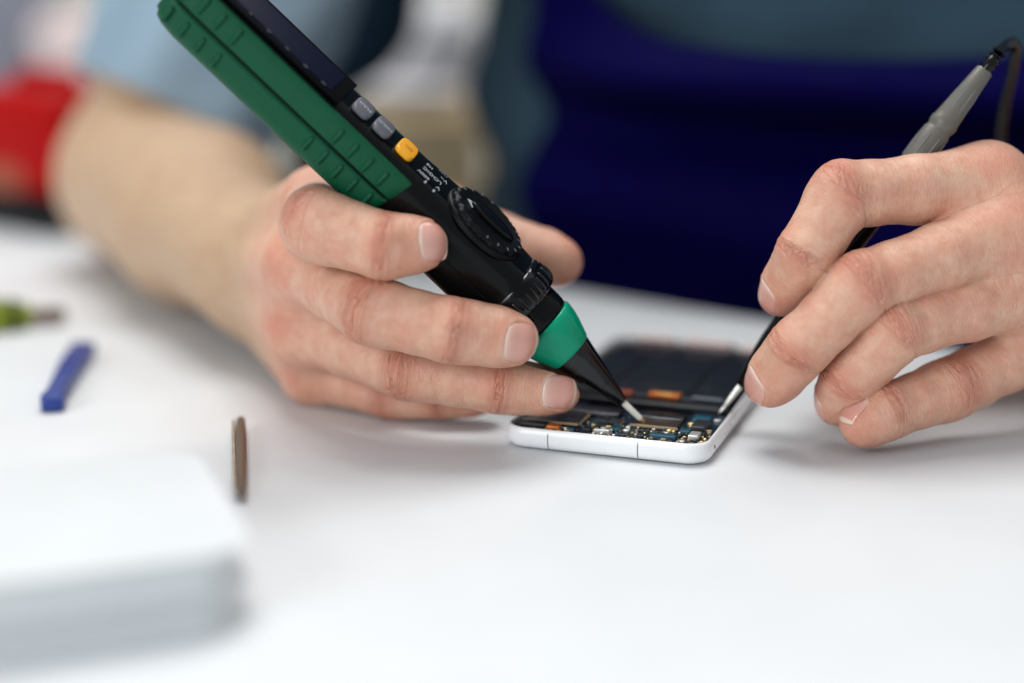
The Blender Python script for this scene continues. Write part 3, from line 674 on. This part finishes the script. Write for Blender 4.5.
loft('shaft', [circ(s, .36, 16) for s in (hb-.3, sl-.3)]+[circ(sl, .22, 16)], 'darksteel', dv, sf)

# ------------------------------------------------------------------ blurred things behind
def softbox(name, c, size, m, parent=None, fr=WORLD, ex=4., n=40, lump=0., seed=0):
    r = random.Random(seed); ph_ = [r.random()*6 for _ in range(6)]; V = []; Fc = []
    for i in range(n+1):
        v = -math.pi/2+math.pi*i/n
        for j in range(n*2):
            u = math.pi*j/n; f = lambda t: math.copysign(abs(t)**(2/ex), t)
            x, y, z = f(math.cos(v))*f(math.cos(u)), f(math.cos(v))*f(math.sin(u)), f(math.sin(v))
            k = 1+lump*(math.sin(4*x+3*z+ph_[0])*math.sin(3*y-2*z+ph_[1])+.5*math.sin(9*x-7*z+ph_[2]))
            V.append((c[0]+x*size[0]/2*k, c[1]+y*size[1]/2*k, c[2]+z*size[2]/2*(k if z > 0 else 1)))
    for i in range(n):
        for j in range(n*2): Fc.append((i*n*2+j, i*n*2+(j+1) % (n*2), (i+1)*n*2+(j+1) % (n*2), (i+1)*n*2+j))
    return mesh(name, V, Fc, m, parent, fr)
g = G(36, 230); rc = empty('red_tool_case', (0, 0, 0), 'bright red plastic case with black foot at the far left of the table', 'case')
rf = Fr((g[0], g[1], 0), ed, en, (0, 0, 1))
softbox('case_shell', (-2, 3, 5.0), (10.5, 7, 6.6), 'red', rc, rf, 6); softbox('case_band', (-3.2, .8, 2.6), (6.0, 3.2, 2.8), 'rust', rc, rf, 6); softbox('case_foot', (-1.6, 2.6, 1.2), (11.8, 7.6, 2.4), 'blackmat', rc, rf, 6)
tube('case_handle', [(-4.5, 3, 7.8), (-4.2, 3, 8.8), (.2, 3, 8.8), (.5, 3, 7.8)], .5, 'red', rc, rf)
# side cabinet behind with a towel and a bag
cx = P(40, 200, 150); cf = Fr((cx[0], 150, -74), (1, 0, 0), (0, 1, 0), (0, 0, 1))
cb = empty('low_cabinet', (0, 0, 0), 'pale low cabinet standing by the wall behind the red case', 'cabinet')
zt = P(60, 128, 140)[2]+74
box('carcass', (-8, 12, zt/2), (52, 30, zt), 'wall', cb, cf, .5); box('door', (-20, -3.6, zt/2), (24, 1.4, zt-6), 'wall', cb, cf, .2); box('door', (5, -3.6, zt/2), (24, 1.4, zt-6), 'wall', cb, cf, .2)
o = softbox('folded_towel', (5.5, 5, zt+4.6), (12, 12, 9.2), 'pinkcloth', None, cf, 2.8, lump=.10, seed=2); tag(o, 'crumpled pale pink towel on the low cabinet behind the red case', 'towel')
o = softbox('cloth_bag', (-6.5, 8, zt+8), (15, 9, 16), 'greycloth', None, cf, 3.2, lump=.05, seed=4); tag(o, 'blurred grey cloth bag standing beside the pink towel', 'bag')
# wooden cabinet with white bundle between the arm and the torso
q = P(420, 104, 128); wc = Fr((q[0], 128, -74), (1, 0, 0), (0, 1, 0), (0, 0, 1)); zw = q[2]+74
w_ = empty('wooden_drawer_unit', (0, 0, 0), 'pale wooden drawer unit behind the forearm and multimeter', 'drawer unit')
box('carcass', (-1.5, 9, zw/2), (12.5, 20, zw), 'wood', w_, wc, .4)
for k in range(4): d_ = box('drawer', (-1.5, -1.5, zw-8.5-k*17), (11.3, 1.4, 15.6), 'wood', w_, wc, .3)
o = softbox('white_cloth_bundle', (1.2, 6, zw+3.9), (6.8, 9, 7.8), 'cushion', None, wc, 2.6, lump=.06, seed=5); tag(o, 'white bundle of cloth lying on the wooden drawer unit', 'cloth')
o = softbox('white_tray', (-2.6, 4, zw+.75), (11.5, 10, 1.5), 'cushion', None, wc, 5); tag(o, 'white flat tray on the wooden drawer unit under the cloth', 'tray')
q = P(312, 20, 112); ch = empty('padded_chair', (0, 0, 0), 'dark blue padded chair back between the light sleeve and the white cloth', 'chair')
hf = Fr((q[0], 112, 0), (1, 0, 0), (0, 1, 0), (0, 0, 1))
bm_ = softbox('backrest', (0, 0, 15.4), (15, 5, 18), 'darkblue', ch, hf, 2.3, lump=.03, seed=9)
box('back_post', (0, 1.5, -15), (4, 1.6, 50), 'blackmat', ch, hf, .3); softbox('seat', (0, -8, -27), (44, 40, 8), 'darkblue', ch, hf, 5)
box('pedestal', (0, -8, -51), (6, 6, 44), 'blackmat', ch, hf, 1)
for k in range(5):
    a = k*1.2566+.3; tube('foot', [(0, -8, -68), (26*math.cos(a), -8+26*math.sin(a), -71.5)], [2.5, 1.8], 'blackmat', ch, hf)
# ------------------------------------------------------------------ the person
def cam2w(r, u, t): return nrm(r*RIGHT+u*UP-t*FWD)        # right, up, toward the camera
# hand holding the multimeter
LW = P(252, 262, 67.5)
LF = [Finger([P(318, 202, 60.0), P(317, 225, 54.4), P(385, 246, 53.6), P(423, 244, 53.8)], (1.15, 1.20, 1.07, .90), cam2w(.1, .22, 1)),
      Finger([P(300, 266, 58.4), P(372, 311, 53.8), P(455, 331, 53.3), P(512, 339, 53.7)], (1.15, 1.12, 1.05, .98), cam2w(0, -.02, 1)),
      Finger([P(300, 328, 59.2), P(408, 370, 55.4), P(500, 385, 54.8), P(558, 391, 55.0)], (1.12, 1.03, .95, .86), cam2w(0, .0, 1)),
      Finger([P(312, 372, 60.4), P(390, 394, 58.2), P(440, 396, 57.6), P(480, 396, 57.4)], (1.05, .88, .80, .70), cam2w(-.1, -.1, 1))]
LT = Finger([P(355, 232, 66), P(436, 212, 63.2), P(508, 246, 61.0), P(558, 262, 59.6)], (1.5, 1.12, 1.05, 1.0), cam2w(0, .1, -1), crease=.4)
vol = nrm(np.array([.75, .55, 0]))      # palm side
def palmL(Q):
    d = None
    for f, rw in zip(LF, (1.5, 1.5, 1.5, 1.4)):
        e = cone(Q, LW+(f.J[0]-LF[1].J[0])*.38, f.J[0], rw, f.rad[0]*1.06); d = e if d is None else smin(d, e, 1.0)
    d = webs(d, Q, LF, .3)
    d = smin(d, cone(Q, LW+np.array([.5, -.5, -1.6])+vol*.6, LF[3].J[0]+vol*.7, 1.6, 1.15), .8)
    d = smin(d, cone(Q, LW+vol*1.2+np.array([0, 0, .8]), LT.J[0], 1.7, 1.45), 1.0)
    d = smin(d, cone(Q, LT.J[0], LT.J[1], 1.45, 1.1), .6)
    d = smin(d, cone(Q, LF[0].J[0]+vol*.6, LT.J[0]*.6+LT.J[1]*.4, .8, .8), 1.0)
    return smin(d, armL(Q), 1.2)
AL = [LW, P(200, 216, 76.5), P(146, 178, 87)]; AL[2][2] = 4.6
SHL = np.array([-5., 95, 34])
def webs(d, Q, fs, k=.7):
    for u, v in zip(fs[:-1], fs[1:]):
        for t, q in ((0., .92), (.14, .78), (.26, .58)):
            p0 = u.J[0]*(1-t)+u.J[1]*t; p1 = v.J[0]*(1-t)+v.J[1]*t
            d = smin(d, cone(Q, p0, p1, u.rad[0]*q, v.rad[0]*q), k if t else .5)
    return d
def armL(Q):
    d = chain(Q, [AL[0], AL[1], AL[2]], [2.75, 3.9, 4.45], 2.0, flat=None)
    return smin(d, cone(Q, AL[2]+np.array([.2, .3, .2]), SHL, 4.6, 5.6), 1.5)
def meter_box(Q):
    q = (Q-tipw.astype(np.float32)); x = q@Wd.astype(np.float32); y = q@Nn.astype(np.float32); z = q@A.astype(np.float32)
    hw = np.where(z < 4.95, .15+z*.21, 1.38+.02); hn = np.where(z < 4.95, .15+z*.21, 1.28)
    r = .35
    dx = np.abs(x)-hw+r; dy = np.abs(y)-hn+r
    return np.sqrt(np.maximum(dx, 0)**2+np.maximum(dy, 0)**2)+np.minimum(np.maximum(dx, dy), 0)-r
def bounds(pts, rad):
    p = np.array(pts); return p.min(0)-rad, p.max(0)+rad
lo, hi = bounds([f.J[i] for f in LF+[LT] for i in range(4)], 1.5); hi[1] = 69.5; lo[0] = min(lo[0], LW[0]-3.4); lo[2] = max(lo[2]-.5, -.3); hi[2] += .4
def tendons(V, N): return 0*V[:, 0], 0*V[:, 0]
def bumps(centres, amp=.05, rad=1.0):
    def fn(V, N):
        d = np.zeros(len(V)); r = np.zeros(len(V))
        for c, s, a in centres:
            e = np.exp(-(np.linalg.norm(V-c, axis=1)/s)**2); d += a*e; r = np.maximum(r, e*.75)
        return d, r
    return fn
HL = Hand(LF+[LT], palmL, [bumps([(f.J[0]+cam2w(-.5, .1, 1)*1.1, 1.0, .04) for f in LF])], .042, lo, hi, meter_box)

# hand holding the probe
RW = P(1122, 268, 63.5)
RF = [Finger([P(988, 184, 57.2), P(842, 195, 55.4), P(806, 255, 54.9), P(781, 294, 55.7)], (1.31, 1.113, 0.984, 0.856), cam2w(-.55, .45, .6), crease=.7),
      Finger([P(1012, 232, 56.2), P(864, 284, 54.0), P(797, 350, 53.9), P(769, 383, 54.6)], (1.31, 1.091, 1.016, 0.920), cam2w(-.45, .40, .8), crease=.8),
      Finger([P(1034, 288, 56.4), P(896, 330, 54.2), P(850, 378, 54.4), P(838, 404, 55.0)], (1.26, 1.049, 0.963, 0.856), cam2w(-.6, .3, .75), crease=.7),
      Finger([P(1052, 338, 57.2), P(952, 388, 55.4), P(886, 412, 54.2), P(862, 424, 53.9)], (1.18, 1.049, 0.920, 0.835), cam2w(-.45, .4, .8), crease=.8)]
RT = Finger([P(1010, 300, 62.6), P(930, 285, 61.0), P(868, 290, 59.6), P(822, 303, 58.2)], (1.50, 1.177, 1.070, 0.920), cam2w(-.2, .2, -1), crease=.4)
volR = nrm(np.array([-.45, .75, -.45]))
AR = [P(1122, 268, 63.5), np.array([33.0, 73.5, 5.0]), np.array([43., 84., 5.4])]; SHR = np.array([45., 84, 34])
def armR(Q):
    d = chain(Q, AR, [2.6, 3.8, 4.8], 2.0)
    return smin(d, cone(Q, AR[2], SHR, 4.7, 5.6), 1.5)
def palmR(Q):
    d = None
    for f, rw in zip(RF, (1.5, 1.5, 1.5, 1.4)):
        e = cone(Q, RW+(f.J[0]-RF[1].J[0])*.35, f.J[0], rw, f.rad[0]*1.06); d = e if d is None else smin(d, e, 1.0)
    d = webs(d, Q, RF, .3)
    d = smin(d, cone(Q, RW+volR*1.2, RT.J[0], 1.7, 1.4), 1.0)
    d = smin(d, cone(Q, RT.J[0], RT.J[1], 1.4, 1.1), .6)
    d = smin(d, cone(Q, RW+volR*.6+np.array([0, 0, -1.4]), RF[3].J[0]+volR*.6, 1.5, 1.1), .8)
    return smin(d, armR(Q), 1.2)
def probe_cyl(Q):
    q = Q-t0.astype(np.float32); z = q@PA.astype(np.float32); r = np.sqrt(np.maximum((q*q).sum(1)-z*z, 0)); return r-.49+np.where(z < 1.5, 9, 0)*0
lo2, hi2 = bounds([f.J[i] for f in RF+[RT] for i in range(4)], 1.6); hi2[0] = RW[0]+1.5; hi2[1] = 66.5; lo2[2] = max(lo2[2], -.3)
HR = Hand(RF+[RT], palmR, [bumps([(f.J[0]+cam2w(0, .5, 1)*1.1, .95, .05) for f in RF])], .042, lo2, hi2, probe_cyl)

def nailspec(f, off, w, l, nh):
    a = nrm(f.J[3]-f.J[2]); n = nrm(nh-a*np.dot(nh, a)); a2 = nrm(a-n*.12); n2 = nrm(n+a*.12)
    return (f.J[3]+a*off, a2, n2, w, l, f, 0)
nl = [nailspec(LF[0], -.32, 1.30, 1.12, cam2w(.22, .08, 1)), nailspec(LF[1], -.60, 1.32, 1.34, cam2w(.06, -.16, 1)), nailspec(LF[2], -.78, 1.15, 1.30, cam2w(.0, -.04, 1)),
      nailspec(LF[3], -.3, .95, 1.0, cam2w(.1, 0, 1)), nailspec(LT, -.6, 1.2, 1.1, cam2w(0, 0, -1))]
nr = [nailspec(RF[0], -.55, 1.15, 1.25, cam2w(-.8, .1, .6)), nailspec(RF[1], -.55, 1.25, 1.25, cam2w(-.56, .30, .78)), nailspec(RF[2], -.5, 1.1, 1.15, cam2w(-1, .2, .25)),
      nailspec(RF[3], -.45, 1.0, 1.05, cam2w(-.9, .25, .35)), nailspec(RT, -.4, 1.3, 1.3, cam2w(-.2, .2, -1))]
VL, FL, aL = HL.build(nl); VR, FR, aR = HR.build(nr)
# coarse remainder of the body: forearms, upper arms, trunk (under the clothes)
TC = np.array([19.5, 94.5, 0]); TN = nrm(np.array([-.5, -.86, 0])); TU = np.array([TN[1], -TN[0], 0]); TU = TU if TU[0] > 0 else -TU
def trunk(Q):
    q = Q-TC.astype(np.float32); x = q@TU.astype(np.float32); y = q@TN.astype(np.float32); z = Q[:, 2]
    r = np.sqrt((x/20)**2+(y/11)**2); d = (r-1)*11
    d = np.maximum(d, np.maximum(z-38, -12-z)); return d
def bodyf(Q): return smin(smin(armL(Q), trunk(Q), 2.), armR(Q), 2.)
def nohand(lo, hi): return lo+.0, hi-.0
VB, FB = surface_nets(bodyf, (-28, 60, -14), (54, 112, 42), .55, inset=.0)
VB = VB-grad(bodyf, VB, .1)*(bodyf(VB)[:, None]+.05)
def inside(V, lo, hi, m): return ((V > np.array(lo)+m) & (V < np.array(hi)-m)).all(1)
kill = inside(VB, lo, hi, .9) | inside(VB, lo2, hi2, .9)
# forearm ends start where the fine hands end
FB = FB[~kill[FB].any(1)]
keepw = np.ones(len(VB), bool); keepw[(np.linalg.norm(VB-LW, axis=1) < 2.0)] = False
nB = len(VB)
allV = np.concatenate([VL, VR, VB]); allF = np.concatenate([FL, FR+len(VL), FB+len(VL)+len(VR)])
me = bpy.data.meshes.new('person'); 
me.vertices.add(len(allV)); me.vertices.foreach_set('co', (allV*S).astype(np.float32).ravel())
me.loops.add(len(allF)*4); me.loops.foreach_set('vertex_index', allF.astype(np.int32).ravel())
me.polygons.add(len(allF)); me.polygons.foreach_set('loop_start', np.arange(0, len(allF)*4, 4, dtype=np.int32)); me.polygons.foreach_set('loop_total', np.full(len(allF), 4, np.int32))
me.update(calc_edges=True); me.validate()
armattr = np.concatenate([sm(VL[:, 1]+(VL[:, 0]+8)*-.5, 59.0, 66.0), sm(VR[:, 1], 60, 66), np.ones(nB)])
for nm in ('red', 'wrinkle', 'crease', 'dry'):
    at = me.attributes.new(nm, 'FLOAT', 'POINT'); at.data.foreach_set('value', np.concatenate([aL[nm], aR[nm], np.zeros(nB)]).astype(np.float32))
at = me.attributes.new('arm', 'FLOAT', 'POINT'); at.data.foreach_set('value', armattr.astype(np.float32))
at = me.attributes.new('fc', 'FLOAT_VECTOR', 'POINT'); at.data.foreach_set('vector', np.concatenate([aL['fc'], aR['fc']+50, VB]).astype(np.float32).ravel())
pe = link('person', me, 'skin'); tag(pe, 'person in grey-blue shirt and navy apron working on the phone with both hands', 'person')
for s_ in nl: make_nail('fingernail', pe, HL, *s_)
for s_ in nr: make_nail('fingernail', pe, HR, *s_)
# clothing
def torso_sheet(name, m, a0, a1, z0, z1, off, fold, n=150, k=110, thick=.35, top=None):
    V = []; 
    for lay in (0, 1):
        for j in range(k+1):
            for i in range(n+1):
                u = i/n; a = a0+(a1-a0)*u; zt_ = z1 if top is None else top(u); z = z0+(zt_-z0)*j/k
                bel = 1+.06*math.exp(-((z-6)/10)**2)
                r = 1.0; e = fold(a, z)+off-(thick if lay else 0)
                x, y = math.sin(a), math.cos(a)
                p = TC+TU*x*(22.0*bel+e)+TN*y*(12.*bel+e); V.append((p[0], p[1], z))
    Fc = []; Lr = (n+1)*(k+1)
    for j in range(k):
        for i in range(n):
            a = j*(n+1)+i; Fc.append((a, a+1, a+n+2, a+n+1)); Fc.append((a+Lr, a+Lr+n+1, a+Lr+n+2, a+Lr+1))
    for i in range(n): Fc.append((i, i+Lr, i+1+Lr, i+1)); b = k*(n+1)+i; Fc.append((b, b+1, b+1+Lr, b+Lr))
    for j in range(k): b = j*(n+1); Fc.append((b, b+n+1, b+n+1+Lr, b+Lr)); b += n; Fc.append((b, b+Lr, b+Lr+n+1, b+n+1))
    return mesh(name, V, Fc, m, pe)
def fold1(a, z): return .35*math.sin(7*a+.3*z)+.25*math.sin(13*a-.5*z+1)+.5*math.sin(z*.6+3*a)
def fold2(a, z):
    zc = 8.2-.6*a
    roll = 3.4*math.exp(-((z-zc-2.4)/1.7)**2)-2.7*math.exp(-((z-zc+.6)/1.3)**2)
    k_ = float(sm(a, -.5, -.1)); roll = roll*(.25+.75*k_)
    return roll+.35*math.sin(5*a+.22*z)+.25*math.sin(9*a-.5*z+1)+1.1*math.exp(-((z-zc+4.5)/2.2)**2)
torso_sheet('shirt', 'shirt', -math.pi, math.pi*.999, -13, 40, .4, fold1)
torso_sheet('apron', 'apron', -.47, 1.05, -34, 20, 4.2, fold2, top=lambda u: 13.7-2.0*math.sin(math.pi*min(1, u*1.1))+3*math.exp(-(u/.10)**2), thick=.5)
def sleeve(name, a, b, r0, r1, seed):
    rr = random.Random(seed); ph_ = [rr.random()*6 for _ in range(4)]; ax = nrm(b-a); u = nrm(np.cross(ax, (0, 1, 0))); v = np.cross(ax, u); L = np.linalg.norm(b-a); rings = []
    def pt(t, an, ins):
        f = .30*math.sin(3*an+ph_[0]+t*5)+.22*math.sin(7*an+ph_[1]-t*9)+.38*math.sin(16*t+2*an+ph_[2]); r = r0+(r1-r0)*t+f-ins
        return tuple(a+ax*L*t+u*r*math.cos(an)+v*r*math.sin(an))
    an = np.linspace(0, 2*math.pi, 72, endpoint=False)
    for t in np.linspace(1, 0, 60): rings.append([pt(t, x, 0) for x in an])
    rings.append([pt(-.012, x, .12) for x in an]); rings.append([pt(0, x, .35) for x in an])
    for t in np.linspace(.02, .3, 10): rings.append([pt(t, x, .4) for x in an])
    return loft(name, rings, 'sleeve', pe, WORLD, cap=False, sharp=70)
ua = nrm(SHL-AL[2]); sleeve('sleeve', AL[2]+ua*4.2, SHL+ua*3, 5.7, 7.4, 1)
ua = nrm(SHR-AR[2]); sleeve('sleeve', AR[2]+ua*4.2, SHR+ua*3, 6.4, 7.4, 2)

# ------------------------------------------------------------------ light
def area(name, loc, target, size, power, col=(1, 1, 1), sy=None):
    l = bpy.data.lights.new(name, 'AREA'); l.size = size; l.energy = power; l.color = col
    if sy: l.shape = 'RECTANGLE'; l.size_y = sy
    o = bpy.data.objects.new(name, l); COL.objects.link(o); o.location = Vector(loc)*S
    o.rotation_euler = (Vector(target)-Vector(loc)).to_track_quat('-Z', 'Y').to_euler(); return o
area('ceiling_lamp', (-30, 130, 300), (0, 60, 0), 1.6, 70, (1, .99, .965), 1.6)
area('window_light', (-220, -190, 130), (0, 55, 0), 1.8, 68, (.93, .97, 1))
area('back_lamp', (90, 270, 240), (5, 60, 0), 1.4, 30, (1, .98, .95))
W = bpy.data.worlds.new('World'); SC.world = W; W.use_nodes = True
bg = W.node_tree.nodes['Background']; bg.inputs[0].default_value = (.90, .95, 1, 1); bg.inputs[1].default_value = .50
SC.view_settings.view_transform = 'Standard'; SC.view_settings.look = 'None'; SC.view_settings.exposure = .05; SC.view_settings.gamma = 1
SC.cycles.use_denoising = True
SC.cycles.max_bounces = 6
